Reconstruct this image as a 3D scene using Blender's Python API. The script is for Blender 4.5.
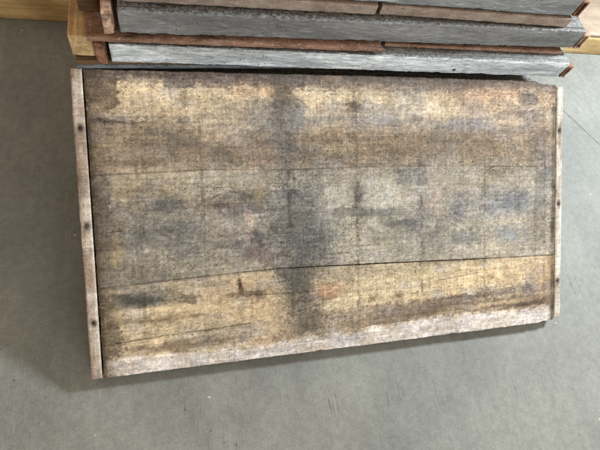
import bpy, math, random
import numpy as np
from mathutils import Matrix, Vector

# ---------------------------------------------------------------- camera, light, exposure
scene = bpy.context.scene
for o in list(bpy.data.objects):
    bpy.data.objects.remove(o)
COL = scene.collection

cam_d = bpy.data.cameras.new("camera")
cam = bpy.data.objects.new("camera", cam_d)
COL.objects.link(cam)
cam_d.sensor_width = 36.0
cam_d.lens = 27.9
cam_d.clip_start = 0.02
cam_d.clip_end = 200
right = Vector((0.96454, -0.15101, 0.21647)).normalized()
down = Vector((-0.05157, -0.91217, -0.40655))
fwd = Vector((0.25885, 0.38097, -0.88761)).normalized()
down = (down - right * down.dot(right)).normalized()
fwd = right.cross(down).normalized()
M = Matrix.Identity(4)
for i in range(3):
    M[i][0] = right[i]; M[i][1] = -down[i]; M[i][2] = -fwd[i]
M.translation = Vector((0.18382, -0.15858, 1.12708))
cam.matrix_world = M
scene.camera = cam

world = bpy.data.worlds.new("World")
scene.world = world
world.use_nodes = True
bg = world.node_tree.nodes["Background"]
bg.inputs[0].default_value = (1.0, 0.79, 0.59, 1)
bg.inputs[1].default_value = 0.76


def area(name, loc, target, sx, sy, power, col, spread=180):
    d = bpy.data.lights.new(name, 'AREA')
    d.shape = 'RECTANGLE'; d.size = sx; d.size_y = sy
    d.energy = power; d.color = col; d.spread = math.radians(spread)
    o = bpy.data.objects.new(name, d); COL.objects.link(o)
    o.location = loc
    o.rotation_euler = (Vector(target) - Vector(loc)).to_track_quat('-Z', 'Y').to_euler()
    return o


# daylight from a wide open doorway to the right, and an added low fill lamp in front
area("doorway_light", (2.70, 0.86, 1.58), (0.9, 0.1, 0.1), 0.30, 0.30, 120, (0.91, 0.97, 1.0))
area("front_fill_light", (1.7, -3.4, 0.80), (0.7, 0.4, 0.35), 2.0, 0.7, 124, (0.88, 0.98, 1.0))

scene.view_settings.view_transform = 'Standard'
scene.view_settings.look = 'None'
scene.view_settings.gamma = 1.0
scene.view_settings.exposure = -0.15
scene.view_settings.use_curve_mapping = False
scene.render.engine = 'CYCLES'
scene.render.resolution_x = 1024
scene.render.resolution_y = 768

# ---------------------------------------------------------------- helpers
rng = np.random.RandomState(7)
random.seed(7)


def lin(c):
    r = []
    for v in c[:3]:
        v = v / 255.0
        r.append(v / 12.92 if v <= 0.04045 else ((v + 0.055) / 1.055) ** 2.4)
    return tuple(r)


def lin4(c):
    return lin(c) + (1.0,)


LAT = rng.rand(64, 64, 64)


def vnoise(x, y, z=0.0):
    x = np.asarray(x, float); y = np.asarray(y, float); z = np.asarray(z, float) + 0 * x
    xi = np.floor(x).astype(int); yi = np.floor(y).astype(int); zi = np.floor(z).astype(int)
    fx = x - xi; fy = y - yi; fz = z - zi
    fx = fx * fx * (3 - 2 * fx); fy = fy * fy * (3 - 2 * fy); fz = fz * fz * (3 - 2 * fz)
    def g(a, b, c):
        return LAT[(xi + a) % 64, (yi + b) % 64, (zi + c) % 64]
    r = 0
    for a in (0, 1):
        wa = fx if a else 1 - fx
        for b in (0, 1):
            wb = fy if b else 1 - fy
            for c in (0, 1):
                wc = fz if c else 1 - fz
                r = r + wa * wb * wc * g(a, b, c)
    return r * 2 - 1


def fbm(x, y, z=0.0, o=4, gain=0.55):
    r = 0; a = 1.0; s = 0
    for k in range(o):
        r = r + a * vnoise(x * 2 ** k + 13.7 * k, y * 2 ** k + 5.1 * k, np.asarray(z) * 2 ** k + 9.3 * k)
        s += a; a *= gain
    return r / s


def mesh_obj(name, verts, faces, mat, parent=None, cols=None, smooth=True):
    me = bpy.data.meshes.new(name)
    me.from_pydata(verts, [], faces)
    if smooth:
        me.shade_smooth()
    me.materials.append(mat)
    if cols is not None:
        at = me.color_attributes.new("tint", 'FLOAT_COLOR', 'POINT')
        at.data.foreach_set("color", np.asarray(cols, np.float32).ravel())
    me.update()
    o = bpy.data.objects.new(name, me)
    COL.objects.link(o)
    if parent:
        o.parent = parent
    return o


def tag(o, label=None, cat=None, group=None, kind=None):
    if label: o["label"] = label
    if cat: o["category"] = cat
    if group: o["group"] = group
    if kind: o["kind"] = kind
    return o


def empty(name, loc, rot=(0, 0, 0)):
    o = bpy.data.objects.new(name, None)
    o.empty_display_size = 0.05
    COL.objects.link(o)
    o.location = loc; o.rotation_euler = rot
    return o


def axis_coords(h, res, r):
    n = max(2, int(round(2 * (h - r) / res)) + 1)
    c = list(np.linspace(-(h - r), h - r, n))
    return np.array([-h, -h + 0.45 * r] + c + [h - 0.45 * r, h])


def rough_box(name, lo, hi, mat, parent=None, res=0.012, r=0.003, amp=0.0008, freq=40.0, amp2=0.0, freq2=6.0, seed=0.0, bend=None):
    """box with rounded, slightly worn edges; every face is a grid displaced by one continuous noise"""
    lo = np.array(lo, float); hi = np.array(hi, float)
    c = (lo + hi) / 2; h = (hi - lo) / 2
    r = min(r, h.min() * 0.7)
    ax = [axis_coords(h[i], max(res, 2 * (h[i] - r) / (400 if i == 0 else 60)), r) for i in range(3)]
    key = {}; verts = []; faces = []
    def vid(p, k):
        if k not in key:
            key[k] = len(verts); verts.append(p)
        return key[k]
    for d in range(3):
        a, b = [(1, 2), (2, 0), (0, 1)][d]
        for side in (0, 1):
            na, nb = len(ax[a]), len(ax[b])
            dd = 0 if side == 0 else len(ax[d]) - 1
            ids = np.zeros((na, nb), int)
            for i in range(na):
                for j in range(nb):
                    k = [0, 0, 0]; k[d] = dd; k[a] = i; k[b] = j
                    ids[i, j] = vid((ax[0][k[0]], ax[1][k[1]], ax[2][k[2]]), tuple(k))
            for i in range(na - 1):
                for j in range(nb - 1):
                    f = (ids[i, j], ids[i + 1, j], ids[i + 1, j + 1], ids[i, j + 1])
                    faces.append(tuple(int(v) for v in (f if side else f[::-1])))
    P = np.array(verts)
    q = np.clip(P, -(h - r), h - r)
    dlt = P - q
    L = np.linalg.norm(dlt, axis=1, keepdims=True); L[L == 0] = 1
    nrm = dlt / L
    rr = r * (1 + 0.9 * vnoise(P[:, 0] * 60 + seed, P[:, 1] * 60, P[:, 2] * 60))[:, None]
    corner = (np.abs(nrm) > 0.05).sum(1) > 1
    rr = np.where(corner[:, None], np.minimum(rr, r), r)
    P = q + nrm * rr + c
    n1 = fbm(P[:, 0] * freq * 0.35 + seed, P[:, 1] * freq, P[:, 2] * freq)[:, None]
    P = P + nrm * n1 * amp
    if amp2:
        n2 = fbm(P[:, 0] * freq2 + seed * 3, P[:, 1] * freq2, P[:, 2] * freq2)[:, None]
        P = P + nrm * n2 * amp2
    if bend is not None:
        P = bend(P)
    return mesh_obj(name, [tuple(map(float, v)) for v in P], faces, mat, parent)


# ---------------------------------------------------------------- node materials
class NT:
    def __init__(self, name, rough=0.8, spec=0.3):
        self.m = bpy.data.materials.new(name)
        self.m.use_nodes = True
        self.t = self.m.node_tree
        self.b = self.t.nodes["Principled BSDF"]
        self.b.inputs["Roughness"].default_value = rough
        self.b.inputs["Specular IOR Level"].default_value = spec
        self.tc = self.n("ShaderNodeTexCoord").outputs["Object"]
    def n(self, t):
        return self.t.nodes.new(t)
    def l(self, a, b):
        self.t.links.new(a, b)
    def put(self, inp, v):
        if hasattr(v, "links") or isinstance(v, bpy.types.NodeSocket):
            self.l(v, inp)
        else:
            inp.default_value = v
    def mapping(self, scale=(1, 1, 1), loc=(0, 0, 0), rot=(0, 0, 0), src=None):
        m = self.n("ShaderNodeMapping")
        m.inputs["Scale"].default_value = scale
        m.inputs["Location"].default_value = loc
        m.inputs["Rotation"].default_value = rot
        self.l(src or self.tc, m.inputs[0])
        return m.outputs[0]
    def noise(self, scale=(1, 1, 1), detail=4, rough=0.55, loc=(0, 0, 0), rot=(0, 0, 0), dist=0.0):
        n = self.n("ShaderNodeTexNoise")
        n.inputs["Scale"].default_value = 1.0
        n.inputs["Detail"].default_value = detail
        n.inputs["Roughness"].default_value = rough
        n.inputs["Distortion"].default_value = dist
        self.l(self.mapping(scale, loc, rot), n.inputs["Vector"])
        return n.outputs["Fac"]
    def voro(self, scale=(1, 1, 1), loc=(0, 0, 0), warp=0.0):
        n = self.n("ShaderNodeTexVoronoi")
        n.inputs["Scale"].default_value = 1.0
        v = self.mapping(scale, loc)
        if warp:
            w = self.n("ShaderNodeTexNoise"); w.inputs["Scale"].default_value = 1.7; w.inputs["Detail"].default_value = 3
            self.l(v, w.inputs["Vector"])
            a = self.n("ShaderNodeVectorMath"); a.operation = 'MULTIPLY_ADD'
            self.l(w.outputs["Color"], a.inputs[0]); a.inputs[1].default_value = (warp,) * 3; self.l(v, a.inputs[2])
            v = a.outputs[0]
        self.l(v, n.inputs["Vector"])
        return n.outputs["Distance"], n.outputs["Color"]
    def ramp(self, v, a, b, lo=0.0, hi=1.0):
        n = self.n("ShaderNodeMapRange")
        n.interpolation_type = 'SMOOTHSTEP'
        self.l(v, n.inputs[0])
        n.inputs[1].default_value = a; n.inputs[2].default_value = b
        n.inputs[3].default_value = lo; n.inputs[4].default_value = hi
        return n.outputs[0]
    def math(self, op, a, b=0.0):
        n = self.n("ShaderNodeMath"); n.operation = op
        self.put(n.inputs[0], a); self.put(n.inputs[1], b)
        return n.outputs[0]
    def mix(self, f, a, b, mode='MIX'):
        n = self.n("ShaderNodeMix"); n.data_type = 'RGBA'; n.blend_type = mode
        self.put(n.inputs[0], f); self.put(n.inputs[6], a); self.put(n.inputs[7], b)
        return n.outputs[2]
    def gain(self, col, v):
        """multiply a colour by a scalar socket"""
        c = self.n("ShaderNodeCombineColor")
        for i in range(3):
            self.l(v, c.inputs[i])
        return self.mix(1.0, col, c.outputs[0], 'MULTIPLY')
    def sep(self, v):
        s = self.n("ShaderNodeSeparateXYZ"); self.l(v, s.inputs[0]); return s.outputs
    def bump(self, h, strength=0.5, dist=0.001, prev=None):
        n = self.n("ShaderNodeBump")
        n.inputs["Strength"].default_value = strength
        n.inputs["Distance"].default_value = dist
        self.l(h, n.inputs["Height"])
        if prev: self.l(prev, n.inputs["Normal"])
        return n.outputs[0]
    def done(self, col, normal=None):
        self.put(self.b.inputs["Base Color"], col)
        if normal: self.l(normal, self.b.inputs["Normal"])
        return self.m


def mat_panel_wood(name="weathered_form_board", pitk=1.0):
    """old form boards: colour of each stain and of the dark top band from the mesh, grain / pits / crust here"""
    t = NT(name, 0.86, 0.25)
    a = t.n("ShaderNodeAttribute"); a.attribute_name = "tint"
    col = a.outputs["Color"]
    g1 = t.noise((7, 260, 40), 5, 0.6)                  # long grain
    g2 = t.noise((230, 16, 40), 4, 0.6, (3, 1, 0))      # faint cross scratches
    sp = t.noise((330, 330, 330), 3, 0.7)               # fine speckle
    bl = t.noise((34, 46, 30), 5, 0.72, (5, 2, 0))      # blotches
    bl2 = t.noise((110, 150, 90), 4, 0.75, (1, 7, 0))
    v = t.ramp(g1, 0.28, 0.72, 0.88, 1.12)
    v = t.math('MULTIPLY', v, t.ramp(g2, 0.28, 0.72, 0.86, 1.13))
    v = t.math('MULTIPLY', v, t.ramp(sp, 0.28, 0.72, 0.72, 1.25))
    v = t.math('MULTIPLY', v, t.ramp(bl, 0.3, 0.7, 0.84, 1.13))
    v = t.math('MULTIPLY', v, t.ramp(bl2, 0.3, 0.7, 0.84, 1.14))
    col = t.gain(col, v)
    # pale cement crust
    crust = t.math('MULTIPLY', t.ramp(t.noise((60, 95, 60), 6, 0.78, (9, 9, 0)), 0.56, 0.70), 0.34)
    col = t.mix(crust, col, lin4((192, 184, 162)))
    # dark pinholes, denser in places
    dens = t.math('MULTIPLY', a.outputs["Alpha"], 0.62)
    gz = t.ramp(t.noise((150, 230, 150), 5, 0.85, (2, 9, 0)), 0.575, 0.63)
    gz2 = t.ramp(t.noise((330, 520, 330), 4, 0.85, (2, 4, 0)), 0.60, 0.66)
    d1, c1 = t.voro((150, 235, 150), warp=1.6)
    r1 = t.sep(c1)[0]
    pit = t.math('MULTIPLY', t.ramp(d1, 0.14, 0.44, 1.0, 0.0), t.math('LESS_THAN', r1, t.math('MULTIPLY', t.math('MULTIPLY', dens, dens), 0.95)))
    nz = t.ramp(t.noise((170, 300, 170), 4, 0.8, (7, 2, 0)), 0.60, 0.68)
    pit = t.math('MAXIMUM', pit, t.math('MULTIPLY', t.math('MAXIMUM', gz, gz2), t.math('MINIMUM', t.math('MULTIPLY', dens, 3.2), 1.0)))
    d2, c2 = t.voro((230, 290, 230), (3, 5, 0))
    r2 = t.sep(c2)[1]
    pit2 = t.math('MULTIPLY', t.ramp(d2, 0.15, 0.36, 1.0, 0.0), t.math('LESS_THAN', r2, t.math('MULTIPLY', dens, 0.3)))
    pits = t.math('MULTIPLY', t.math('MAXIMUM', pit, t.math('MULTIPLY', pit2, 0.7)), pitk)
    col = t.mix(t.math('MULTIPLY', pits, 0.85), col, lin4((50, 42, 32)))
    h = t.math('ADD', t.math('MULTIPLY', g1, 0.5), t.math('MULTIPLY', sp, 0.5))
    h = t.math('ADD', h, t.math('MULTIPLY', bl2, 0.9))
    h = t.math('SUBTRACT', h, t.math('MULTIPLY', pits, 1.1))
    return t.done(col, t.bump(h, 0.75, 0.0012))


def mat_wood(name, base, dark, rough=0.8, grain=(6, 130, 130), spots=0.3):
    t = NT(name, rough, 0.25)
    g = t.noise(grain, 5, 0.65, dist=0.4)
    b = t.noise((9, 14, 14), 4, 0.6, (2, 3, 1))
    s = t.noise((300, 300, 300), 3, 0.7)
    col = t.mix(t.ramp(g, 0.3, 0.7), lin4(dark), lin4(base))
    v = t.math('MULTIPLY', t.ramp(b, 0.3, 0.7, 0.75, 1.15), t.ramp(s, 0.3, 0.7, 0.86, 1.12))
    col = t.gain(col, v)
    k = t.ramp(t.noise((40, 60, 60), 5, 0.75, (8, 1, 4)), 0.6, 0.72, 0.0, spots)
    col = t.mix(k, col, lin4(tuple(int(c * 0.45) for c in dark)))
    return t.done(col, t.bump(t.math('ADD', g, t.math('MULTIPLY', s, 0.4)), 0.6, 0.0015))


def mat_edge(name, base, pale, dark, palecut, rusty=0.0, darktop=1.0):
    """grey metal-faced edge with worn pale paint, cement specks and a dusty, darker top"""
    t = NT(name, 0.55, 0.4)
    n1 = t.noise((6, 75, 75), 6, 0.74)
    n2 = t.noise((34, 210, 210), 5, 0.75, (3, 3, 3))
    s = t.noise((420, 420, 420), 3, 0.7)
    col = t.mix(t.ramp(n2, 0.34, 0.66), lin4(dark), lin4(base))
    p = t.math('ADD', t.math('MULTIPLY', n1, 0.65), t.math('MULTIPLY', n2, 0.35))
    col = t.mix(t.ramp(p, palecut, palecut + 0.14, 0.0, 0.85), col, lin4(pale))
    lo = t.noise((3.2, 16, 16), 5, 0.65, (11, 2, 5))
    col = t.gain(col, t.ramp(lo, 0.34, 0.66, 0.66, 1.22))
    # paint survives along the arris: a broken pale line where the object is highest
    col = t.gain(col, t.ramp(s, 0.3, 0.7, 0.78, 1.16))
    d, c = t.voro((150, 150, 190))
    pit = t.math('MULTIPLY', t.ramp(d, 0.16, 0.34, 1.0, 0.0), t.math('LESS_THAN', t.sep(c)[0], 0.09))
    col = t.mix(t.math('MULTIPLY', pit, 0.8), col, lin4((40, 38, 36)))
    if rusty:
        r = t.ramp(t.noise((14, 45, 45), 5, 0.7, (7, 7, 7)), 0.60, 0.70, 0.0, rusty)
        col = t.mix(r, col, lin4((128, 84, 66)))
    ar = t.math('MULTIPLY', t.ramp(t.noise((16, 120, 160), 5, 0.8, (1, 3, 8)), 0.56, 0.64), 0.40)
    col = t.mix(ar, col, lin4(pale))
    sc = t.ramp(t.noise((24, 90, 90), 5, 0.8, (9, 3, 2)), 0.60, 0.68, 0.0, 0.55)
    col = t.mix(sc, col, lin4(tuple(int(q * 0.55) for q in dark)))
    # grime on the upward face (by the object's own axis, not the light)
    nz = t.n("ShaderNodeNewGeometry")
    up = t.ramp(t.sep(nz.outputs["True Normal"])[2], 0.5, 0.9)
    gr = t.mix(t.ramp(t.noise((160, 160, 160), 4, 0.8, (2, 2, 2)), 0.38, 0.62), lin4((30, 31, 32)), lin4((128, 130, 130)))
    col = t.mix(t.math('MULTIPLY', up, darktop), col, gr)
    h = t.math('ADD', t.math('MULTIPLY', n2, 1.0), t.math('MULTIPLY', s, 0.5))
    h = t.math('SUBTRACT', h, t.math('MULTIPLY', pit, 0.8))
    return t.done(col, t.bump(h, 0.7, 0.0014))


def mat_rust(name, a, b, c, rough=0.8):
    t = NT(name, rough, 0.3)
    n1 = t.noise((22, 50, 50), 6, 0.7)
    n2 = t.noise((130, 170, 170), 5, 0.75, (4, 4, 4))
    col = t.mix(t.ramp(n1, 0.36, 0.64), lin4(a), lin4(b))
    col = t.mix(t.ramp(n2, 0.52, 0.68, 0.0, 0.8), col, lin4(c))
    lo = t.noise((7, 26, 26), 6, 0.75, (2, 9, 4))
    col = t.mix(t.ramp(lo, 0.52, 0.62, 0.0, 0.75), col, lin4(tuple(int(q * 0.45) for q in b)))
    col = t.mix(t.ramp(t.noise((18, 40, 40), 6, 0.8, (5, 5, 1)), 0.56, 0.64, 0.0, 0.6), col, lin4((168, 160, 150)))
    s = t.noise((420, 420, 420), 3, 0.7)
    col = t.gain(col, t.ramp(s, 0.3, 0.7, 0.78, 1.18))
    return t.done(col, t.bump(t.math('ADD', n2, t.math('MULTIPLY', s, 0.5)), 0.8, 0.0014))


def mat_floor():
    t = NT("smooth_concrete", 0.6, 0.25)
    a = t.noise((1.3, 1.1, 1), 5, 0.6)
    b = t.noise((7, 6, 6), 6, 0.65, (3, 3, 0))
    tr = t.noise((26, 5, 10), 5, 0.7, (1, 6, 0), (0, 0, math.radians(-24)))     # trowel sweeps
    s = t.noise((240, 240, 240), 4, 0.75)
    m = t.noise((55, 55, 55), 5, 0.7, (6, 1, 0))
    col = t.mix(t.ramp(a, 0.35, 0.65), lin4((116, 120, 118)), lin4((132, 135, 131)))
    v = t.math('MULTIPLY', t.ramp(b, 0.3, 0.7, 0.88, 1.08), t.ramp(tr, 0.3, 0.7, 0.95, 1.04))
    v = t.math('MULTIPLY', v, t.ramp(s, 0.3, 0.7, 0.86, 1.12))
    v = t.math('MULTIPLY', v, t.ramp(m, 0.35, 0.65, 0.90, 1.07))
    col = t.gain(col, v)
    # dark scuffs: thin strokes inside a few loose patches
    sc = t.ramp(t.noise((150, 9, 20), 3, 0.6, (2, 2, 0), (0, 0, math.radians(-20))), 0.62, 0.74)
    pa = t.ramp(t.noise((3.1, 3.4, 3), 3, 0.5, (8, 3, 0)), 0.50, 0.62)
    col = t.mix(t.math('MULTIPLY', t.math('MULTIPLY', sc, pa), 0.6), col, lin4((58, 60, 62)))
    for k_, (rt, th) in enumerate(((-28, 0.66), (-12, 0.69), (35, 0.70))):     # fine sharp scratches
        ln = t.ramp(t.noise((620, 14, 30), 2, 0.5, (k_ * 3, 5, 0), (0, 0, math.radians(rt))), th, th + 0.03)
        pk = t.ramp(t.noise((4.2, 4.4, 3), 3, 0.6, (k_ * 5 + 2, k_, 0)), 0.48, 0.60)
        col = t.mix(t.math('MULTIPLY', t.math('MULTIPLY', ln, pk), 0.75), col, lin4((74, 76, 78) if k_ != 1 else (168, 170, 166)))
    for (sx, sy, rad, rt) in ((0.665, -0.135, 0.055, -17), (1.035, -0.165, 0.040, 26), (0.80, -0.16, 0.05, -10), (0.52, -0.14, 0.04, -20)):   # groups of rubbed scuffs
        mp = t.mapping((1 / rad, 0.8 / rad, 0), (-sx / rad, -0.8 * sy / rad, 0))
        ln = t.n("ShaderNodeVectorMath"); ln.operation = 'LENGTH'; t.l(mp, ln.inputs[0])
        msk = t.ramp(ln.outputs["Value"], 0.35, 1.0, 1.0, 0.0)
        st = t.ramp(t.noise((260, 15, 30), 4, 0.7, (sx * 9, 2, 0), (0, 0, math.radians(rt))), 0.50, 0.66)
        col = t.mix(t.math('MULTIPLY', t.math('MULTIPLY', msk, st), 0.55), col, lin4((62, 64, 68)))
    po = t.ramp(t.noise((420, 420, 420), 2, 0.6, (4, 8, 1)), 0.70, 0.76)
    col = t.mix(t.math('MULTIPLY', po, 0.45), col, lin4((66, 66, 66)))
    # pale flecks and dark specks
    d, c = t.voro((38, 38, 38))
    o = t.sep(c)
    fl = t.math('MULTIPLY', t.ramp(d, 0.05, 0.12, 1.0, 0.0), t.math('LESS_THAN', o[0], 0.05))
    col = t.mix(t.math('MULTIPLY', fl, 0.6), col, lin4((215, 214, 206)))
    fd = t.math('MULTIPLY', t.ramp(d, 0.05, 0.13, 1.0, 0.0), t.math('GREATER_THAN', o[0], 0.93))
    col = t.mix(t.math('MULTIPLY', fd, 0.6), col, lin4((60, 60, 58)))
    t.l(t.ramp(b, 0.3, 0.7, 0.55, 0.75), t.b.inputs["Roughness"])
    h = t.math('ADD', t.math('MULTIPLY', s, 0.4), t.math('ADD', m, t.math('MULTIPLY', tr, 0.8)))
    return t.done(col, t.bump(h, 0.25, 0.0012))


M_PANEL = mat_panel_wood()
M_CLEAT = mat_panel_wood("weathered_cleat", 0.0)
M_FLOOR = mat_floor()
M_TIMBER = mat_wood("new_yellow_timber", (200, 176, 130), (176, 148, 100), 0.7, (4, 70, 70), 0.15)
M_BLOCK = mat_wood("pale_sawn_timber", (198, 170, 128), (152, 122, 84), 0.8, (90, 6, 90), 0.4)
M_DARKWOOD = mat_wood("dark_brown_timber", (98, 72, 46), (58, 40, 24), 0.85)
M_BROWNBOARD = mat_wood("thin_brown_board", (126, 104, 78), (88, 70, 50), 0.85)
M_SLATE = mat_edge("slate_painted_board", (112, 120, 128), (150, 158, 164), (76, 82, 88), 0.62, 0.0, 0.5)
M_WHITE = mat_edge("worn_white_edge", (186, 191, 196), (228, 232, 236), (148, 155, 162), 0.47, 0.06, 0.85)
M_GREY = mat_edge("grey_metal_edge", (124, 124, 124), (168, 172, 178), (98, 98, 99), 0.55, 0.10, 0.8)
M_GREY2 = mat_edge("streaked_grey_edge", (132, 134, 136), (220, 226, 232), (112, 114, 116), 0.55, 0.10, 0.8)
M_RUST = mat_rust("orange_rust", (146, 102, 80), (110, 74, 58), (172, 142, 122))
M_RUSTPALE = mat_rust("dusty_rust", (174, 146, 128), (150, 116, 96), (192, 176, 160))
M_PRIMER = mat_rust("red_brown_plate", (138, 106, 88), (108, 78, 62), (166, 150, 136))
M_PRIMERGREY = mat_rust("grey_brown_plate", (146, 130, 118), (122, 106, 96), (164, 154, 144))
M_IRON = mat_rust("dark_iron", (52, 44, 40), (34, 29, 27), (80, 60, 50), 0.7)
M_DECK = mat_wood("cement_grey_boards", (108, 106, 98), (68, 66, 60), 0.9)
M_CRUMB = mat_rust("cement_crumbs", (120, 116, 108), (84, 80, 74), (170, 166, 158))

# ---------------------------------------------------------------- the floor, two pours with a joint between
J0 = Vector((1.579, 0.708)); JD = Vector((0.084, -0.134)).normalized(); JN = Vector((-JD.y, JD.x))
g = 0.0011
def floor_part(name, side):
    a = J0 - JD * 14 + JN * g * side; b = J0 + JD * 14 + JN * g * side
    c = b + JN * 12 * side; d = a + JN * 12 * side
    vs = [(p.x, p.y, z) for z in (0.0, -0.05) for p in (a, b, c, d)]
    fs = [(0, 1, 2, 3), (7, 6, 5, 4), (0, 4, 5, 1), (1, 5, 6, 2), (2, 6, 7, 3), (3, 7, 4, 0)]
    if side < 0:
        fs = [f[::-1] for f in fs]
    if Vector((0, 0, 1)).dot((Vector(vs[fs[0][1]]) - Vector(vs[fs[0][0]])).cross(Vector(vs[fs[0][2]]) - Vector(vs[fs[0][1]]))) < 0:
        fs = [f[::-1] for f in fs]
    return tag(mesh_obj(name, vs, fs, M_FLOOR, smooth=False), kind='structure')
floor_part("floor", 1)
floor_part("floor", -1)
js = [(J0 + JD * s * 14 + JN * q * 0.02) for s, q in ((-1, -1), (1, -1), (1, 1), (-1, 1))]
tag(mesh_obj("floor_joint", [(p.x, p.y, -0.008) for p in js], [(0, 1, 2, 3)], M_DARKWOOD, smooth=False), kind='structure')

# ---------------------------------------------------------------- the leaning panel
W, H, T = 1.2, 0.640, 0.035
ALPHA = math.radians(28)
panel = empty("wooden_panel", (0, 0, 0), (ALPHA, 0, 0))
tag(panel, "big weathered board panel of three wide stained planks leaning on the stack, nearest the camera", "panel")

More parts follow.
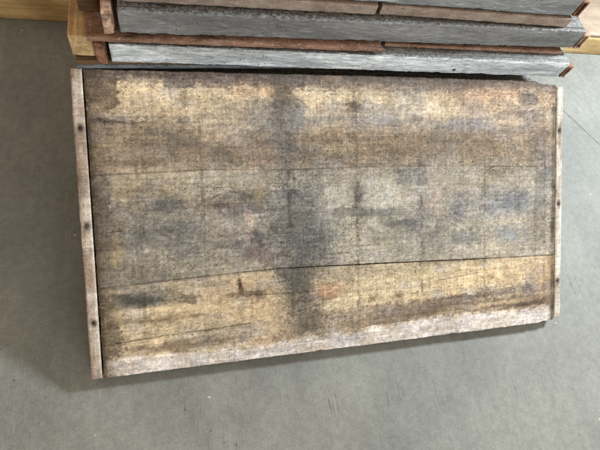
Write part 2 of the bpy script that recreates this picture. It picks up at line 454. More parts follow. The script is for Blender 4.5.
STAINS_AND_TOP_BAND = [
    (0.31,0.052,0.356,0.047,205,184,138,0.8,1.4), (0.772,0.049,0.384,0.048,190,172,135,0.7,1.4), (1.0,0.04,0.187,0.051,178,152,118,0.6,1.4),
    (0.144,0.045,0.081,0.025,214,190,142,0.8,1.6), (0.257,0.047,0.064,0.03,212,190,145,0.6,1.5), (0.382,0.038,0.059,0.026,212,176,124,0.8,1.6),
    (0.098,0.093,0.072,0.008,214,194,160,0.8,1.6), (0.331,0.091,0.09,0.03,196,178,140,0.5,1.4), (0.541,0.044,0.069,0.027,205,186,142,0.6,1.5),
    (0.653,0.046,0.052,0.021,206,190,148,0.6,1.5), (0.055,0.041,0.029,0.036,112,94,78,0.9,1.6), (0.518,-0.005,0.734,0.025,112,100,92,0.95,2.5),  # last two: dark top-left corner, wide soft dark band along the top edge
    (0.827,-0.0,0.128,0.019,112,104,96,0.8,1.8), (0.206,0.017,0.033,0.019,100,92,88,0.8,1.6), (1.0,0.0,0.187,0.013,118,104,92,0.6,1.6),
    (0.719,0.022,0.136,0.017,150,132,108,0.5,1.4), (0.446,0.019,0.009,0.024,112,86,52,0.9,1.8), (0.356,0.013,0.138,0.009,125,108,100,0.5,1.5),
    (0.554,0.003,0.025,0.009,165,140,110,0.6,1.5), (0.484,0.003,0.019,0.011,120,118,118,0.6,1.5), (0.397,0.104,0.032,0.027,132,134,132,0.8,1.7),
    (0.467,0.099,0.021,0.036,118,122,126,0.85,1.7), (0.428,0.144,0.019,0.045,112,112,108,0.85,1.6), (0.372,0.064,0.023,0.011,150,140,120,0.5,1.5),
    (0.433,0.072,0.023,0.022,150,144,128,0.6,1.5), (0.678,0.093,0.069,0.021,148,148,142,0.75,1.7), (0.534,0.098,0.049,0.018,150,146,134,0.7,1.6),
    (0.602,0.066,0.018,0.012,112,94,78,0.85,1.5), (0.766,0.092,0.014,0.007,110,104,98,0.7,1.5), (0.889,0.111,0.1,0.017,140,140,136,0.75,1.6),
    (0.935,0.101,0.024,0.01,118,122,130,0.6,1.5), (0.799,0.073,0.084,0.012,190,176,145,0.5,1.5), (0.926,0.066,0.035,0.015,172,140,105,0.5,1.5),
    (1.0,0.03,0.104,0.018,182,142,104,0.6,1.5), (1.092,0.041,0.028,0.013,120,110,104,0.8,1.5), (1.061,0.077,0.044,0.01,130,112,96,0.6,1.4),
    (1.016,0.126,0.093,0.01,125,116,104,0.55,1.5), (0.798,0.165,0.392,0.039,142,122,94,0.85,2.0), (0.537,0.167,0.101,0.032,124,106,80,0.85,1.6),
    (0.537,0.158,0.055,0.009,172,154,120,0.7,1.6), (0.587,0.163,0.015,0.019,172,152,116,0.6,1.5), (1.125,0.155,0.045,0.058,118,104,94,0.6,1.5),
    (0.283,0.171,0.134,0.026,122,102,78,0.8,1.5), (0.381,0.172,0.032,0.022,176,134,92,0.8,1.5), (0.339,0.161,0.018,0.022,156,128,96,0.5,1.5),
    (0.294,0.178,0.017,0.02,98,80,62,0.7,1.5), (0.231,0.16,0.025,0.017,118,102,82,0.5,1.5), (0.129,0.148,0.113,0.046,144,126,98,0.8,1.5),
    (0.171,0.117,0.033,0.015,122,112,98,0.6,1.5), (0.213,0.098,0.017,0.008,112,108,104,0.75,1.6), (0.215,0.054,0.01,0.029,150,130,100,0.5,1.5),
    (0.196,0.147,0.046,0.011,120,108,90,0.5,1.5), (0.044,0.097,0.019,0.008,170,140,115,0.5,1.5), (0.051,0.103,0.027,0.004,96,70,56,0.7,1.5),
    (0.219,0.185,0.025,0.011,160,148,125,0.5,1.5), (0.116,0.188,0.102,0.008,112,94,74,0.6,1.6), (0.508,0.313,0.718,0.123,150,146,128,0.55,2.5),
    (0.133,0.253,0.125,0.042,158,142,110,0.8,1.6), (0.114,0.225,0.081,0.017,176,158,120,0.5,1.5), (0.148,0.35,0.105,0.047,134,130,116,0.8,1.6),
    (0.067,0.355,0.016,0.063,150,128,92,0.6,1.5), (0.041,0.312,0.017,0.105,122,106,90,0.75,1.5), (0.164,0.278,0.027,0.013,92,92,94,0.85,1.5),
    (0.185,0.272,0.021,0.009,104,102,98,0.6,1.5), (0.195,0.357,0.025,0.039,106,106,98,0.75,1.5), (0.139,0.33,0.054,0.009,104,104,98,0.55,1.5),
    (0.108,0.347,0.028,0.019,118,120,114,0.6,1.5), (0.142,0.377,0.033,0.004,186,174,142,0.7,1.6), (0.061,0.389,0.01,0.015,190,164,96,0.6,1.5),
    (0.247,0.264,0.013,0.026,120,114,100,0.6,1.5), (0.302,0.233,0.09,0.022,166,160,136,0.7,1.5), (0.283,0.282,0.031,0.011,122,104,84,0.7,1.5),
    (0.311,0.297,0.022,0.018,106,102,94,0.75,1.5), (0.363,0.286,0.021,0.02,98,94,88,0.8,1.5), (0.337,0.262,0.041,0.011,110,102,88,0.55,1.5),
    (0.373,0.264,0.011,0.016,186,160,112,0.6,1.5), (0.343,0.33,0.011,0.034,188,162,140,0.8,1.6), (0.303,0.328,0.031,0.009,158,154,140,0.6,1.5),
    (0.297,0.348,0.027,0.009,120,106,92,0.6,1.5), (0.319,0.374,0.013,0.011,100,100,102,0.8,1.5), (0.364,0.365,0.016,0.016,88,86,100,0.85,1.5),
    (0.352,0.394,0.032,0.014,118,90,84,0.75,1.5), (0.381,0.405,0.028,0.014,126,98,90,0.6,1.5), (0.285,0.371,0.018,0.009,120,108,100,0.5,1.5),
    (0.4,0.393,0.012,0.007,190,182,168,0.8,1.6), (0.394,0.323,0.028,0.037,150,146,130,0.5,1.5), (0.263,0.39,0.053,0.018,150,144,126,0.5,1.4),
    (0.511,0.227,0.079,0.021,140,136,120,0.5,1.5), (0.442,0.268,0.021,0.016,104,104,102,0.85,1.7), (0.46,0.311,0.043,0.037,120,120,112,0.75,1.5),
    (0.501,0.381,0.045,0.047,92,96,98,0.8,1.4), (0.439,0.367,0.017,0.016,84,82,80,0.75,1.5), (0.465,0.383,0.019,0.023,104,110,122,0.7,1.5),
    (0.52,0.337,0.035,0.024,122,124,122,0.6,1.5), (0.556,0.28,0.038,0.033,178,174,152,0.8,1.7), (0.669,0.272,0.053,0.031,172,172,154,0.8,1.8),
    (0.605,0.269,0.013,0.026,98,98,94,0.85,1.5), (0.588,0.312,0.041,0.012,108,106,98,0.75,1.5), (0.655,0.317,0.053,0.012,112,112,106,0.8,1.6),
    (0.7,0.344,0.049,0.01,108,108,102,0.7,1.6), (0.687,0.333,0.048,0.005,170,166,148,0.7,1.8), (0.639,0.343,0.021,0.012,172,168,148,0.6,1.6),
    (0.728,0.284,0.038,0.005,182,168,146,0.7,1.8), (0.748,0.233,0.033,0.02,122,122,120,0.6,1.5), (0.751,0.361,0.028,0.022,118,120,122,0.6,1.5),
    (0.569,0.375,0.051,0.048,156,152,130,0.6,1.5), (0.672,0.394,0.07,0.034,158,154,130,0.6,1.5), (0.813,0.279,0.02,0.04,170,154,136,0.6,1.5),
    (0.882,0.312,0.026,0.036,124,126,128,0.75,1.5), (0.853,0.253,0.04,0.02,162,152,126,0.55,1.5), (0.935,0.243,0.048,0.015,168,156,120,0.5,1.5),
    (0.992,0.231,0.037,0.018,130,116,90,0.6,1.5), (1.032,0.311,0.082,0.024,126,130,138,0.85,1.6), (1.063,0.299,0.032,0.019,118,122,132,0.6,1.5),
    (1.017,0.355,0.075,0.005,172,156,122,0.7,1.6), (0.896,0.387,0.036,0.018,112,114,112,0.7,1.5), (1.032,0.392,0.031,0.024,132,138,146,0.7,1.5),
    (1.017,0.421,0.063,0.013,166,154,128,0.6,1.5), (0.824,0.385,0.04,0.036,140,138,122,0.6,1.5), (1.111,0.367,0.026,0.059,138,130,110,0.6,1.5),
    (1.158,0.227,0.023,0.021,110,116,128,0.7,1.5), (1.127,0.314,0.019,0.092,120,112,100,0.6,1.5), (0.336,0.498,0.142,0.051,192,160,114,0.75,1.5),
    (0.158,0.548,0.152,0.036,186,166,124,0.7,1.5), (0.711,0.509,0.291,0.045,196,178,134,0.8,1.6), (0.971,0.505,0.191,0.043,190,164,116,0.75,1.6),
    (0.102,0.444,0.093,0.03,128,120,98,0.75,1.5), (0.122,0.443,0.159,0.043,138,132,112,0.9,1.8), (0.104,0.481,0.07,0.017,98,96,82,0.95,1.6),
    (0.459,0.334,0.053,0.084,112,112,108,0.5,1.4), (0.434,0.117,0.03,0.124,116,114,110,0.55,1.3), (0.429,0.039,0.021,0.053,112,102,88,0.6,1.4),
    (0.352,0.117,0.091,0.057,138,132,122,0.45,1.4), (0.435,0.355,0.053,0.105,106,106,102,0.55,1.3), (0.18,0.341,0.096,0.065,122,120,110,0.45,1.3),
    (0.454,0.509,0.044,0.095,112,108,98,0.55,1.4), (0.208,0.484,0.015,0.011,92,84,70,0.85,1.5), (0.14,0.508,0.139,0.009,200,178,132,0.85,1.7),
    (0.118,0.526,0.105,0.007,140,118,84,0.7,1.6), (0.039,0.565,0.028,0.035,118,102,82,0.75,1.5), (0.035,0.502,0.02,0.03,130,112,88,0.6,1.5),
    (0.261,0.424,0.089,0.018,150,142,118,0.7,1.5), (0.237,0.466,0.066,0.018,160,144,110,0.5,1.5), (0.455,0.474,0.037,0.04,96,92,82,0.85,1.5),
    (0.485,0.446,0.039,0.017,110,106,94,0.6,1.5), (0.498,0.509,0.055,0.01,104,92,74,0.7,1.5), (0.479,0.565,0.035,0.026,92,88,80,0.85,1.5),
    (0.432,0.579,0.019,0.019,110,102,88,0.6,1.5), (0.463,0.525,0.02,0.021,120,108,90,0.6,1.5), (0.528,0.495,0.03,0.014,184,136,90,0.8,1.5),
    (0.364,0.492,0.016,0.012,96,82,62,0.85,1.5), (0.318,0.487,0.036,0.005,104,84,58,0.7,1.5), (0.319,0.465,0.005,0.018,80,62,44,0.9,1.6),
    (0.393,0.527,0.033,0.033,188,164,118,0.6,1.5), (0.554,0.458,0.051,0.019,150,140,112,0.5,1.4), (0.685,0.461,0.11,0.012,158,146,116,0.5,1.4),
    (0.415,0.579,0.024,0.014,196,170,122,0.6,1.5), (0.299,0.568,0.046,0.012,150,132,104,0.5,1.5), (0.177,0.588,0.132,0.009,128,110,84,0.75,1.6),
    (0.332,0.598,0.143,0.007,150,128,96,0.6,1.6), (0.526,0.56,0.077,0.01,140,124,100,0.6,1.5), (0.655,0.584,0.138,0.015,136,118,92,0.8,1.7),
    (0.851,0.568,0.182,0.018,126,106,82,0.85,1.7), (1.081,0.577,0.112,0.017,104,86,68,0.85,1.7), (0.71,0.559,0.141,0.01,132,118,104,0.6,1.5),
    (0.91,0.547,0.219,0.005,124,102,84,0.7,1.7), (1.002,0.572,0.115,0.005,196,170,124,0.7,1.8), (1.033,0.54,0.022,0.014,140,128,124,0.6,1.5),
    (1.103,0.541,0.033,0.014,112,104,108,0.85,1.5), (0.986,0.541,0.05,0.011,132,108,76,0.6,1.3), (1.168,0.508,0.023,0.05,174,130,82,0.75,1.6),
    (1.113,0.503,0.033,0.027,184,150,102,0.6,1.5), (1.162,0.549,0.017,0.025,136,128,124,0.6,1.5), (0.635,0.527,0.011,0.007,128,104,70,0.7,1.5),
    (0.705,0.523,0.011,0.01,126,104,70,0.7,1.5), (0.852,0.449,0.077,0.008,128,116,88,0.6,1.5), (0.795,0.478,0.116,0.02,184,166,122,0.4,1.5),
    (0.765,0.611,0.176,0.01,150,136,120,0.6,1.5), (1.13,0.607,0.047,0.014,140,124,110,0.7,1.5),
]
GRIT = [
    (0.525,0.174,0.09,0.032,1), (0.434,0.252,0.024,0.092,1), (0.448,0.391,0.073,0.047,0.9), (0.455,0.474,0.044,0.062,0.9), (0.568,0.404,0.041,0.019,0.9),
    (0.269,0.247,0.066,0.013,0.9), (1.092,0.049,0.076,0.026,1), (0.217,0.01,0.054,0.01,1), (0.607,0.377,0.013,0.097,1), (0.881,0.529,0.078,0.016,0.8),
    (0.101,0.117,0.06,0.041,0.5), (0.743,0.177,0.168,0.034,0.7), (0.537,0.167,0.075,0.028,0.9), (0.507,0.181,0.044,0.016,0.9), (0.441,0.184,0.033,0.023,0.7),
    (0.378,0.128,0.069,0.022,0.3), (0.217,0.008,0.038,0.008,0.8), (0.215,0.054,0.012,0.046,0.6), (0.201,0.331,0.011,0.131,0.35), (0.242,0.279,0.009,0.074,0.7),
    (0.425,0.309,0.012,0.115,0.8), (0.417,0.53,0.019,0.085,0.8), (0.606,0.117,0.02,0.094,0.6), (0.605,0.353,0.015,0.121,0.7), (0.784,0.165,0.113,0.049,0.5),
    (0.773,0.362,0.014,0.126,0.5), (1.001,0.167,0.157,0.036,0.5), (1.108,0.051,0.064,0.026,0.8), (1.03,0.04,0.125,0.03,0.6), (1.016,0.219,0.158,0.013,0.6),
    (0.469,0.05,0.303,0.04,0.35), (0.333,0.031,0.136,0.026,0.3), (0.486,0.265,0.064,0.037,0.6), (0.569,0.363,0.077,0.029,0.6), (0.506,0.395,0.05,0.047,0.6),
    (0.306,0.259,0.067,0.018,0.6), (0.454,0.486,0.054,0.071,0.6), (0.657,0.479,0.165,0.05,0.4), (0.501,0.562,0.055,0.039,0.6), (0.956,0.333,0.015,0.131,0.6),
    (1.032,0.284,0.079,0.021,0.4), (0.941,0.205,0.06,0.025,0.6), (1.159,0.316,0.02,0.109,0.6), (0.463,0.226,0.073,0.018,0.7), (0.091,0.283,0.06,0.063,0.35),
    (0.208,0.408,0.087,0.031,0.5), (0.244,0.558,0.136,0.018,0.4), (0.054,0.58,0.028,0.043,0.5), (1.002,0.535,0.095,0.027,0.6), (0.853,0.354,0.088,0.051,0.4),
    (0.716,0.2,0.167,0.01,0.7), (0.294,0.182,0.089,0.011,0.6), (0.085,0.046,0.039,0.04,0.2), (0.822,0.544,0.179,0.026,0.4), (0.318,0.394,0.068,0.027,0.4),
    (0.172,0.014,0.125,0.012,0.4), (0.869,0.006,0.176,0.015,0.4),
]


XS1 = [0, .26, .44, .716, 1.2]; YS1 = [.214, .206, .210, .206, .217]
XS2 = [0, .2, .408, .767, 1.2]; YS2 = [.449, .441, .435, .445, .457]
CRACKS = [  # points (x, down), half width, depth
    ([(.0, .571), (.137, .563), (.25, .560), (.334, .555), (.428, .543), (.50, .530)], .0010, .0025),
    ([(.80, .498), (.90, .490), (.99, .478)], .0008, .0015),
    ([(.33, .490), (.38, .492), (.46, .497), (.52, .494)], .0009, .0018),
    ([(.262, .268), (.285, .258), (.315, .256), (.34, .266), (.362, .280)], .0010, .0015),
    ([(.05, .105), (.075, .103), (.10, .106), (.14, .104)], .0010, .0015),
    ([(.03, .330), (.055, .331), (.078, .330)], .0010, .0015),
    ([(.117, .315), (.118, .335), (.119, .352)], .0009, .001),
    ([(.95, .235), (.965, .222), (.985, .212)], .0012, .0015),
    ([(.205, .245), (.26, .243), (.31, .246)], .0007, .001),
    ([(.86, .262), (.875, .30), (.868, .33), (.84, .345)], .0007, .001),
    ([(.60, .596), (.66, .590), (.74, .592)], .0008, .0012),
    ([(.87, .33), (.93, .322), (1.0, .318), (1.07, .322)], .0007, .001),
]
VLINES = [(.110, .05, .60, .30, .006), (.245, .03, .33, .55, .004), (.150, .02, .2, .3, .003), (.438, .21, .56, .75, .005), (.444, .02, .21, .22, .007), (.604, .0, .60, .75, .006),
          (.775, .14, .58, .55, .005), (.862, .10, .21, .3, .003), (.957, .16, .60, .5, .005), (.700, .2, .4, .25, .003), (1.143, .14, .60, .6, .004), (1.06, .03, .5, .25, .003),
          (.33, .02, .20, .25, .003), (.52, .22, .6, .2, .003)]


SAT = 0.72


def tint(X, V):
    """albedo of the panel face at x, distance down from the top edge"""
    dx = fbm(X * 30, V * 30, 1.0) * 0.010 + fbm(X * 110, V * 130, 4.0, 3) * 0.006
    dv = fbm(X * 24, V * 40, 7.0) * 0.008 + fbm(X * 100, V * 140, 9.0, 3) * 0.005
    x = X + dx; v = V + dv
    C = np.zeros(X.shape + (3,))
    p1 = np.array([170, 156, 134.]); p2 = np.array([158, 153, 139.]); p3 = np.array([186, 171, 144.])
    s1 = np.interp(X, XS1, YS1); s2 = np.interp(X, XS2, YS2)
    C[:] = p1
    C[V > s1] = p2; C[V > s2] = p3
    mod = [1 + 0.6 * fbm(X * sx_, V * sv_, zz_, 5, 0.7) for sx_, sv_, zz_ in ((50, 70, 3.0), (35, 90, 33.0), (80, 60, 53.0), (24, 50, 73.0))]
    fine = fbm(X * 160, V * 210, 61.0, 2, 0.8) + 0.4 * fbm(X * 14, V * 330, 67.0, 2)
    rot = [0.55 * fbm(X * sx_, V * sv_, zz_, 5, 0.75) for sx_, sv_, zz_ in ((28, 40, 3.5), (40, 60, 37.0), (60, 25, 58.0))]
    for bi, (bx, bv, rx, rv, r_, g_, b_, al, hd) in enumerate(STAINS_AND_TOP_BAND):
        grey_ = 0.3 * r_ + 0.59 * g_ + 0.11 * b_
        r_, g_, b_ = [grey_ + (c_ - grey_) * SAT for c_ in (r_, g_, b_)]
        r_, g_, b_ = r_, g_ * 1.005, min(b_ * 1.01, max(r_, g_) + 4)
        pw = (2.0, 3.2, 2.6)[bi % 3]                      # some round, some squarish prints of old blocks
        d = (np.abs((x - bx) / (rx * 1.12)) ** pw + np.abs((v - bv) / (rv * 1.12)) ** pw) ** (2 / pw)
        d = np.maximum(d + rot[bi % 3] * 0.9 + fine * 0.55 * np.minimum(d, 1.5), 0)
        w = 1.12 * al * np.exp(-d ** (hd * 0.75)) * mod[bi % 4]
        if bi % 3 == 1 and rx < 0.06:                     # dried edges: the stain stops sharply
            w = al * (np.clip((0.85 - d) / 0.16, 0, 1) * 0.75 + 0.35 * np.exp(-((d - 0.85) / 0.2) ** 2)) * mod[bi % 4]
        # stains and the top band stop at the joint of their plank
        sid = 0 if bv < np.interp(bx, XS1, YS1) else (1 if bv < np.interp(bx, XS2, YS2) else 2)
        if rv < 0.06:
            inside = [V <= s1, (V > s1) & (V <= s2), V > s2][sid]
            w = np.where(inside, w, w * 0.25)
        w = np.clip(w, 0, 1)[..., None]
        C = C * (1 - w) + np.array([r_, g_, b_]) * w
    # lime-whitened strip along the bottom edge
    hb = 0.594 + 0.010 * fbm(X * 9, 0 * X, 2.0) + 0.008 * fbm(X * 60, V * 20, 2.0) + 0.006 * np.sin(X * 5)
    w = np.clip((V - hb + 0.004 * fine) / 0.014, 0, 1) * (0.82 + 0.6 * fbm(X * 40, V * 60, 5.0))
    w = np.clip(w, 0, 1)[..., None]
    C = C * (1 - w) + np.array([182, 179, 174.]) * w
    k = np.clip((fbm(X * 14, V * 60, 8.0) - 0.05) * 4, 0, 1)[..., None] * w
    C = C * (1 - 0.6 * k) + np.array([222, 218, 214.]) * 0.6 * k
    # dark edge dirt beside the cleats and joints
    e = 0.75 * np.exp(-((X - .021) / .009) ** 2) + 0.85 * np.exp(-((X - 1.172) / .008) ** 2) * (0.7 + 0.6 * vnoise(X * 20, V * 45))
    e = e + 0.40 * np.clip(0.4 + fbm(X * 20, 0 * X, 6.0), 0, 1) * np.exp(-((V - s1) / .0022) ** 2) + 0.30 * np.exp(-((V - s2) / .0025) ** 2)
    e = e + 0.35 * np.exp(-((X - .035) / .022) ** 2)
    for (lx, a, b, al, wd) in VLINES:
        q = np.exp(-((X + 0.002 * fbm(V * 30, X * 0 + lx) - lx) / (wd * 0.72)) ** 2) * al * 0.85
        q = q * ((V > a) & (V < b)) * np.clip(0.35 + 1.7 * fbm(X * 120, V * 60, lx * 9), 0, 1.3)
        e = e + q
    e = np.clip(e, 0, 0.92)[..., None]
    C = C * (1 - e) + np.array([86, 76, 62.]) * e
    # mottling
    mot = fbm(X * 45, V * 60, 11.0, 5, 0.7); mo2 = fbm(X * 10, V * 14, 15.0, 4, 0.6); gy = fbm(X * 22, V * 30, 21.0, 4, 0.6)
    C = C * (1 + 0.16 * mot + 0.10 * mo2)[..., None]
    gw = np.clip(gy * 0.9, 0, 0.4)[..., None]
    C = C * (1 - gw) + C.mean(-1, keepdims=True) * np.array([0.99, 1.0, 1.01]) * gw
    # finest saw streaks and speckle
    C = C * (1 + 0.13 * fine)[..., None]
    lum = (C * np.array([.3, .59, .11])).sum(-1, keepdims=True)
    C = lum + (C - lum) * 0.86
    C = (C - 140) * 1.15 + 131
    C = C * np.array([1.012, 0.992, 1.0])
    return C


def grit(X, V):
    g_ = np.zeros_like(X) + 0.10
    n_ = 0.8 * fbm(X * 30, V * 40, 91.0, 4, 0.7)
    for bi, (bx, bv, rx, rv, al) in enumerate(GRIT):
        d = ((X - bx) / (rx * 1.2)) ** 2 + ((V - bv) / (rv * 1.2)) ** 2
        g_ = np.maximum(g_, al * np.exp(-np.maximum(d + n_, 0) ** 1.3))
    return np.clip(g_ * (1 + 0.5 * n_), 0.0, 1)


def crack_field(X, V):
    w = np.zeros_like(X); dep = np.zeros_like(X)
    for pts, hw, d in CRACKS:
        xs = np.array([p[0] for p in pts]); vs = np.array([p[1] for p in pts])
        if xs[-1] - xs[0] > abs(vs[-1] - vs[0]) * 0.8 and np.all(np.diff(xs) > 0):
            c = np.interp(X, xs, vs) + 0.0022 * fbm(X * 60, 0 * X + d * 999, 1.0) 
            q = np.abs(V - c); ins = (X > xs[0]) & (X < xs[-1])
        else:
            o = np.argsort(vs)
            c = np.interp(V, vs[o], xs[o]) + 0.002 * fbm(V * 60, 0 * X + d * 999, 1.0)
            q = np.abs(X - c); ins = (V > vs.min()) & (V < vs.max())
        k = np.clip(1.4 - q / (hw * 1.1), 0, 1) * ins * np.clip(0.65 + 0.9 * vnoise(X * 70, V * 70, d * 500), 0.15, 1)
        w = np.maximum(w, k); dep = np.maximum(dep, k * d)
    return w, dep


def to_lin(C):
    c = np.clip(C, 0, 255) / 255.0
    return np.where(c <= 0.04045, c / 12.92, ((c + 0.055) / 1.055) ** 2.4)


def slab(name, X, V, Zt, C, parent, mat, G=None):
    """closed board: top grid (rows down the slope), skirts, and an underside"""
    nv, nu = X.shape
    Y = H - V
    top = np.stack([X, Y, Zt], -1).reshape(-1, 3)
    rim = [(0, j) for j in range(nu)] + [(i, nu - 1) for i in range(1, nv)] + [(nv - 1, j) for j in range(nu - 2, -1, -1)] + [(i, 0) for i in range(nv - 2, 0, -1)]
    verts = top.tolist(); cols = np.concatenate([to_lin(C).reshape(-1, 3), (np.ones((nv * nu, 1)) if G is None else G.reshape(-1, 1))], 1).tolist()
    I = np.arange(nv * nu).reshape(nv, nu)
    F = np.stack([I[1:, :-1], I[1:, 1:], I[:-1, 1:], I[:-1, :-1]], -1).reshape(-1, 4).tolist()
    prev = [int(I[a]) for a in rim]
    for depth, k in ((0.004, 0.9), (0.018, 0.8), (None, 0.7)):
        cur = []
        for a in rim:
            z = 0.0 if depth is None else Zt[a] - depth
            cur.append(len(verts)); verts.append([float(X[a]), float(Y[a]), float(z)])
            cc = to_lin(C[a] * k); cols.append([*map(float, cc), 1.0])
        n = len(rim)
        for i in range(n):
            j = (i + 1) % n
            F.append([prev[i], prev[j], cur[j], cur[i]])
        prev = cur
    F.append(prev)
    return mesh_obj(name, verts, F, mat, parent, cols)


def plank(top_fn, bot_fn, u0, u1, gap_t, gap_b, seed, chip=None, rag=0.0005, ragb=0.0005, lift=0.0):
    nu = 440; nv = 130
    u = np.linspace(u0, u1, nu); s = np.linspace(0, 1, nv)
    s = 0.5 - 0.5 * np.cos(np.pi * s) * (0.25) - 0.75 * (0.5 - s)      # denser near the edges
    s = (s - s[0]) / (s[-1] - s[0])
    vt = top_fn(u) + gap_t(u) + rag * (fbm(u * 50, 0 * u + seed) + 0.5 * vnoise(u * 260, 0 * u + seed))
    vb = bot_fn(u) - gap_b(u) + ragb * (fbm(u * 45, 0 * u + seed + 5) + 0.5 * vnoise(u * 240, 0 * u + seed))
    if chip is not None:
        vt, vb = chip(u, vt, vb)
    X = np.repeat(u[None, :], nv, 0)
    V = vt[None, :] * (1 - s[:, None]) + vb[None, :] * s[:, None]
    ex = 0.0010 * (vnoise(V * 90, 0 * V + seed + 2) + 1)
    X = X + np.where(np.arange(nu)[None, :] == 0, ex, 0) - np.where(np.arange(nu)[None, :] == nu - 1, ex, 0)
    edge = np.minimum(np.minimum(V - vt[None, :], vb[None, :] - V), np.minimum(X - u0, u1 - X))
    z = T + lift + 0.0006 * fbm(X * 12, V * 14, seed) + 0.00045 * fbm(X * 10, V * 260, seed, 3) + 0.0003 * fbm(X * 150, V * 150, seed, 3)
    z = z - 0.0006 * np.exp(-np.clip(edge, 0, 1) / 0.0011)
    cw, cd = crack_field(X, V)
    z = z - cd
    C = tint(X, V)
    k = np.clip(cw * 1.0, 0, 1)[..., None]
    C = C * (1 - 0.7 * k) + np.array([52, 42, 32.]) * 0.7 * k
    return slab("plank", X, V, z, C, panel, M_PANEL, grit(X, V))


s1f = lambda u: np.interp(u, XS1, YS1) + 0.0007 * fbm(u * 8, 0 * u)
s2f = lambda u: np.interp(u, XS2, YS2) + 0.0012 * fbm(u * 7, 0 * u + 4)
zero = lambda u: 0 * u


def chip_top(u, vt, vb):
    n = np.clip((u - 1.112) / 0.008, 0, 1) * 0.006 + np.clip((u - 1.135) / 0.01, 0, 1) * 0.0015
    n = n * (1 + 0.3 * vnoise(u * 200, 0 * u))
    return vt + n - np.interp(u, [0, .7, 1.1, 1.2], [0, .0062, .0072, .0075]) + 0.0005 , vb


def chip_bot(u, vt, vb):
    n = 0.4 * 0.0035 * np.exp(-((u - 1.095) / .006) ** 2) + 0.004 * np.exp(-((u - .50) / .008) ** 2) + 0.003 * np.exp(-((u - .86) / .01) ** 2)
    n = n + np.clip((u - 1.13) / 0.01, 0, 1) * 0.006
    return vt, vb - n * 0.6 - np.abs(0.0006 * vnoise(u * 35, 0 * u + 3))


U0, U1 = 0.0205, 1.1765
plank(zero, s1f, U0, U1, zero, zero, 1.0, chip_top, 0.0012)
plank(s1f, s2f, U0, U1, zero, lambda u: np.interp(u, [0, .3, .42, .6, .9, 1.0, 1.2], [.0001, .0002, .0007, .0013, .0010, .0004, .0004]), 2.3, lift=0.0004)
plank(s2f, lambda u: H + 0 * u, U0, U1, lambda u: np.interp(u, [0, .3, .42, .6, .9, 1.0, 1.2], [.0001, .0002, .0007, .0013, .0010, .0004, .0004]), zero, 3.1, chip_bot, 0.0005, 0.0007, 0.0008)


def cleat(u0, u1, v0, v1, base, seed, nails):
    nu = 16; nv = 320
    u = np.linspace(u0, u1, nu); v = np.linspace(v0, v1, nv)
    X, V = np.meshgrid(u, v)
    wob = 0.0016 * fbm(V * 9, 0 * V + seed) + 0.0006 * vnoise(V * 120, 0 * V + seed)
    left = (X - u0) / (u1 - u0)
    X = X + wob * np.where(seed < 5, 1 - left, left)
    z = T + 0.0012 + 0.0008 * fbm(X * 120, V * 9, seed) + 0.0003 * fbm(X * 200, V * 200, seed, 2)
    edge = np.minimum(np.minimum(X - u0, u1 - X), np.minimum(V - v0, v1 - V))
    z = z - 0.002 * np.exp(-np.clip(edge, 0, 1) / 0.0016)
    C = np.zeros(X.shape + (3,)); C[:] = base
    C = C * (1 + 0.16 * fbm(X * 150, V * 9, seed) + 0.16 * fbm(X * 60, V * 45, seed + 3, 5, 0.7))[..., None]
    g_ = np.clip(fbm(X * 30, V * 14, seed + 9) * 1.6, 0, 0.55)[..., None]
    C = C * (1 - g_) + np.array([112, 92, 78.]) * g_
    for (nx, nvv) in nails:
        d = np.hypot(X - nx, (V - nvv) * 0.8)
        w = 0.9 * np.exp(-(d / 0.0060) ** 2)[..., None]
        C = C * (1 - w) + np.array([40, 30, 26.]) * w
        z = z - 0.0025 * np.exp(-(d / 0.005) ** 2)
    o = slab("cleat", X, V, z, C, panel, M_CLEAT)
    for (nx, nvv) in nails:
        vs = []; fs = []
        for (r, zz) in ((0.0, 0.0002), (0.0030, 0.0004), (0.0042, -0.0006), (0.0042, -0.004)):
            for k in range(10):
                a = k * math.tau / 10
                vs.append((nx + r * math.cos(a), H - nvv + r * math.sin(a), T - 0.0006 + zz))
        for q in range(3):
            for k in range(10):
                fs.append((q * 10 + k, q * 10 + 10 + k, q * 10 + 10 + (k + 1) % 10, q * 10 + (k + 1) % 10))
        mesh_obj("nail", vs, fs, M_IRON, o)
    return o


tag(cleat(-0.003, 0.0185, -0.001, 0.640, np.array([178, 168, 157.]), 1.7, [(.008, .117), (.008, .316), (.0085, .520)]), "narrow pinkish grey end strip with three dark nail holes")
tag(cleat(1.1788, 1.1995, 0.006, 0.632, np.array([184, 178, 168.]), 7.3, [(1.189, .121), (1.189, .317), (1.189, .529)]), "narrow pale end strip with three dark nail heads")
# battens behind, seen only from the side
for y0 in (0.10, 0.45):
    pass

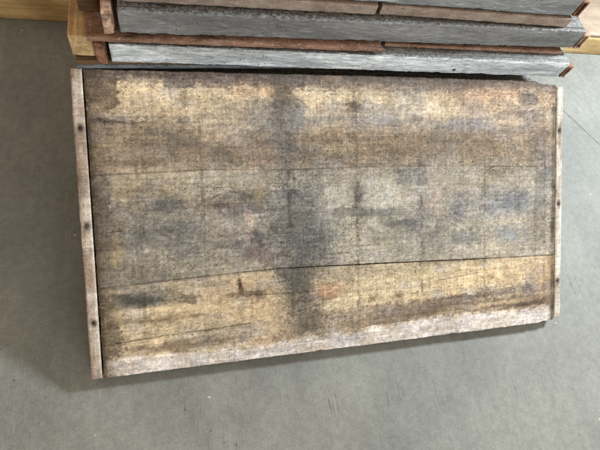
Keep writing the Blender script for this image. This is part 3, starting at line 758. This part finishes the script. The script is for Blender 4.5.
# ---------------------------------------------------------------- the stack
def channel(name, x, w, y0, y1, z0, z1, mat, parent, open_dir, seed):
    """steel channel running back along a panel's end; open_dir: +1 opens to the right, -1 to the left"""
    t_ = 0.0036
    def jag(P):
        P = P.copy()
        front = P[:, 1] < y0 + 0.012
        P[:, 1] = np.where(front, P[:, 1] + 0.0016 * vnoise(P[:, 0] * 150 + seed, P[:, 2] * 130, seed), P[:, 1])
        return P
    xw = (x, x + t_) if open_dir > 0 else (x + w - t_, x + w)
    o = rough_box(name, (xw[0], y0, z0), (xw[1], y1, z1), mat, parent, 0.012, 0.001, 0.0005, 60, seed=seed, bend=jag)
    fx = (x + t_, x + w) if open_dir > 0 else (x, x + w - t_)
    rough_box("flange", (fx[0], y0, z1 - t_), (fx[1], y1, z1), mat, o, 0.012, 0.001, 0.0006, 60, seed=seed + 2, bend=jag)
    rough_box("flange", (fx[0], y0, z0), (fx[1], y1, z0 + t_), mat, o, 0.012, 0.001, 0.0006, 60, seed=seed + 4, bend=jag)
    rough_box("web", (x + w - t_, y0 + 0.001, z0 + t_), (x + w, y1, z1 - t_), mat, o, 0.012, 0.001, 0.0006, 60, seed=seed + 6, bend=jag)
    return o


def form_panel(label, loc, rz, length, thick, depth, m_edge, m_chan, cl, cr, seed, group="stacked board panels", hidden=False):
    """flat-lying panel, origin at its front left bottom corner"""
    root = empty("stacked_panel", loc, (0, 0, rz))

    def broken(P):
        """top and bottom arrises of the front rail are knocked about and caked with cement"""
        P = P.copy()
        f_ = P[:, 1] < 0.005
        top = f_ & (P[:, 2] > z1 - 0.004); bot = f_ & (P[:, 2] < z0 + 0.004)
        n_ = np.maximum(fbm(P[:, 0] * 70 + seed, 0 * P[:, 0], seed, 4, 0.75), -0.1)
        c_ = np.clip(vnoise(P[:, 0] * 9 + seed * 3, 0 * P[:, 0]) + 0.3, 0, 1)
        P[:, 2] = P[:, 2] - np.where(top, 0.0055 * n_ * c_, 0) + np.where(bot, 0.004 * n_ * (1 - c_), 0)
        P[:, 1] = P[:, 1] + np.where(top, 0.002 * n_, 0) + np.where(P[:, 1] < 0.01, 0.0014 * fbm(P[:, 0] * 2.5 + seed, P[:, 2] * 5), 0)
        return P
    tag(root, label, "panel", group)
    z0, z1 = 0.0, thick
    rough_box("edge_rail", (cl, 0, z0), (length - cr, 0.014, z1), m_edge, root, 0.003, 0.0028, 0.0009, 60, 0.0012, 7, seed, bend=broken)
    n = 3; d0 = 0.0145; w = (depth - d0 - 0.014) / n
    for k in range(n):
        rough_box("plank", (cl + 0.001, d0 + k * w + 0.0008, z0 + 0.003), (length - cr - 0.001, d0 + (k + 1) * w - 0.0008, z1 - 0.0012), m_edge if k == 0 else M_DECK, root, 0.02, 0.002, 0.0008, 50, 0.0008, 5, seed + k)
    rough_box("edge_rail", (cl, depth - 0.0135, z0), (length - cr, depth, z1), m_edge, root, 0.02, 0.0028, 0.0009, 60, 0.0012, 7, seed + 9)
    # left: a closed steel tube standing a finger's gap off the rail; right: a short open corner shoe
    def jag(P):
        P = P.copy(); f_ = P[:, 1] < 0.01
        P[:, 0] = np.where(f_ & (P[:, 0] > cl * 0.3), P[:, 0] + 0.004 * vnoise(P[:, 2] * 160 + seed, P[:, 1] * 90), P[:, 0])
        P[:, 1] = np.where(f_, P[:, 1] + 0.004 * vnoise(P[:, 2] * 90 + seed, P[:, 0] * 120), P[:, 1])
        return P
    rough_box("end_channel", (0, -0.005, z0 + 0.001), (cl * 0.68, depth, z1 + 0.002), m_chan, root, 0.004, 0.003, 0.0012, 60, 0.0008, 12, seed + 11, bend=jag)
    channel("end_channel", length - cr + 0.001, cr - 0.003, -0.002, 0.016, z0 + 0.002, z0 + 0.80 * thick, m_chan, root, 1, seed + 13)
    return root


# hidden lower layers carry the visible ones
for i in range(4):
    form_panel(["board panel at the very bottom of the stack, resting on the timber beam", "second board panel from the bottom of the stack, hidden behind the leaning one",
                "third board panel from the bottom of the stack, behind the leaning one", "fourth board panel up, directly under the slate coloured board"][i],
               (0.045 + 0.006 * (i % 2), 0.580 + 0.004 * (i % 3), 0.082 + i * 0.0548), 0.0, 1.11, 0.0525, 0.60, M_GREY, M_RUSTPALE, 0.02, 0.014, 30 + i * 7)

sl = empty("slate_board", (0.010, 0.5505, 0.3035), (0, 0, math.radians(2.8)))
tag(sl, "dark slate grey board sandwiched just above the leaning panel's top edge", "board")
rough_box("core", (0, 0, 0.0225), (1.06, 0.60, 0.0338), M_SLATE, sl, 0.008, 0.002, 0.0008, 50, 0.001, 6, 3.3)
rough_box("top_sheet", (0.0, 0.004, 0.0341), (1.05, 0.598, 0.0358), M_BROWNBOARD, sl, 0.012, 0.001, 0.0005, 50, 0, 6, 4.4)

low = form_panel("lowest fully visible stacked panel with a worn white painted front edge and orange rust corner", (0.050, 0.5610, 0.3400), 0.004, 1.152, 0.0490, 0.56, M_WHITE, M_RUST, 0.0270, 0.0200, 1.0)

rough_box("nail", (0.808, -0.0035, 0.010), (0.8145, 0.004, 0.0165), M_IRON, low, 0.003, 0.002, 0.0005, 90, seed=3.0)
blk = rough_box("wood_block", (0, 0, 0), (0.044, 0.40, 0.0520), M_BLOCK, None, 0.008, 0.002, 0.0008, 60, 0, 6, 2.0)
blk.location = (0.004, 0.573, 0.3420)
tag(blk, "pale yellow sawn timber spacer at the stack's left end beside the rusty corner", "wood block")


def plate(label, loc, rz, L, D, th, mat, seed, chipend=False, cut=0.0):
    def edge(P):
        P = P.copy()
        f = P[:, 1] < 0.02
        P[:, 1] = np.where(f, P[:, 1] + 0.0010 * fbm(P[:, 0] * 60 + seed, 0 * P[:, 0]), P[:, 1])
        if chipend:
            k = P[:, 0] > L - 0.02
            P[:, 0] = np.where(k, P[:, 0] + 0.008 * vnoise(P[:, 1] * 60, P[:, 0] * 0 + seed), P[:, 0])
        return P
    o = rough_box("steel_plate", (0, 0, 0), (L, D, th), mat, None, 0.004, 0.0010, 0.0005, 90, 0.0008, 5, seed, bend=edge)
    o.location = loc; o.rotation_euler = (0, 0, rz)
    return tag(o, label, "metal plate", "rusty plates between stacked panels")


plate("long red-brown steel plate sticking out left above the white edged panel", (0.040, 0.5590, 0.3960), math.radians(0.75), 0.615, 0.30, 0.0085, M_PRIMER, 1.0, True)
plate("thin red-brown plate under the right half of the grey middle panel", (0.665, 0.5885, 0.3925), math.radians(0.45), 0.492, 0.30, 0.0080, M_PRIMER, 2.0)

form_panel("middle stacked panel with a dark grey metal front edge, second down from the top", (0.072, 0.5720, 0.4060), math.radians(1.5), 1.135, 0.0540, 0.56, M_GREY, M_RUSTPALE, 0.0280, 0.0220, 5.0)

dk = rough_box("wood_block", (0, 0, 0), (0.040, 0.30, 0.070), M_DARKWOOD, None, 0.012, 0.002, 0.0008, 60, 0, 6, 8.0)
dk.location = (0.026, 0.625, 0.4050)
tag(dk, "dark brown timber piece standing on the red-brown plate at the stack's upper left", "wood block")

plate("greyish brown plate left of the narrow gap, just below the topmost panel", (0.110, 0.5935, 0.4630), math.radians(1.2), 0.508, 0.30, 0.0235, M_PRIMERGREY, 3.0)
plate("greyish brown plate right of the narrow gap, under the topmost panel's streaked edge", (0.628, 0.6075, 0.4625), math.radians(0.2), 0.492, 0.30, 0.0235, M_PRIMERGREY, 4.0)

form_panel("topmost stacked panel, only partly in view, its dark grey edge streaked white", (0.100, 0.6060, 0.4880), math.radians(0.6), 1.035, 0.0520, 0.50, M_GREY2, M_RUST, 0.026, 0.0200, 9.0)

# ---------------------------------------------------------------- timber on the floor behind
tb = rough_box("timber_beam", (-1.1, 0, 0), (2.6, 0.09, 0.0800), M_TIMBER, None, 0.012, 0.003, 0.0008, 40, 0.001, 4, 6.0)
tb.location = (0, 1.016, 0.0005); tb.rotation_euler = (0, 0, math.radians(-0.45))
tag(tb, "long yellow timber beam lying on the floor behind and under the stack", "timber")
tb2 = rough_box("timber_beam", (0.0, 0, 0), (1.12, 0.09, 0.0800), M_TIMBER, None, 0.012, 0.003, 0.0008, 40, 0.001, 4, 9.0)
tb2.location = (0.05, 0.64, 0.0005)
tag(tb2, "shorter timber bearer under the stack's front, hidden behind the leaning panel", "timber")

cb = rough_box("added_cream_sheet", (0, 0, 0), (1.2, 0.5, 0.012), mat_wood("added_cream_sheet_tone", (150, 137, 122), (140, 126, 110), 0.6, (5, 40, 40), 0.05), None, 0.02, 0.002, 0.0004, 40, 0.001, 4, 2.0)
cb.location = (1.45, 1.008, 0.0825); cb.rotation_euler = (0, 0, math.radians(-0.45))  # cream sheet added over the beam to make its top paler
tag(cb, "smooth cream coloured sheet added over the yellow timber beam at the far right", "board")

# ---------------------------------------------------------------- crumbs on the floor
vs = []; fs = []
for k in range(340):
    if k < 260:
        x = random.uniform(-0.2, 1.6); y = random.uniform(-0.38, 0.1)
    else:
        x = random.uniform(-0.3, 2.0); y = random.uniform(0.0, 1.0)
    r = random.choice([0.0005, 0.0007, 0.0009, 0.0012, 0.0018])
    b0 = len(vs); a0 = random.uniform(0, 6)
    for q in range(5):
        a = a0 + q * math.tau / 5; rr = r * random.uniform(0.6, 1.3)
        vs.append((x + rr * math.cos(a), y + rr * math.sin(a), 0.0))
    vs.append((x, y, r * random.uniform(0.5, 1.0)))
    for q in range(5):
        fs.append((b0 + q, b0 + (q + 1) % 5, b0 + 5))
tag(mesh_obj("crumbs", vs, fs, M_CRUMB, smooth=False), "tiny grey cement crumbs scattered over the concrete floor", "crumbs", kind='stuff')
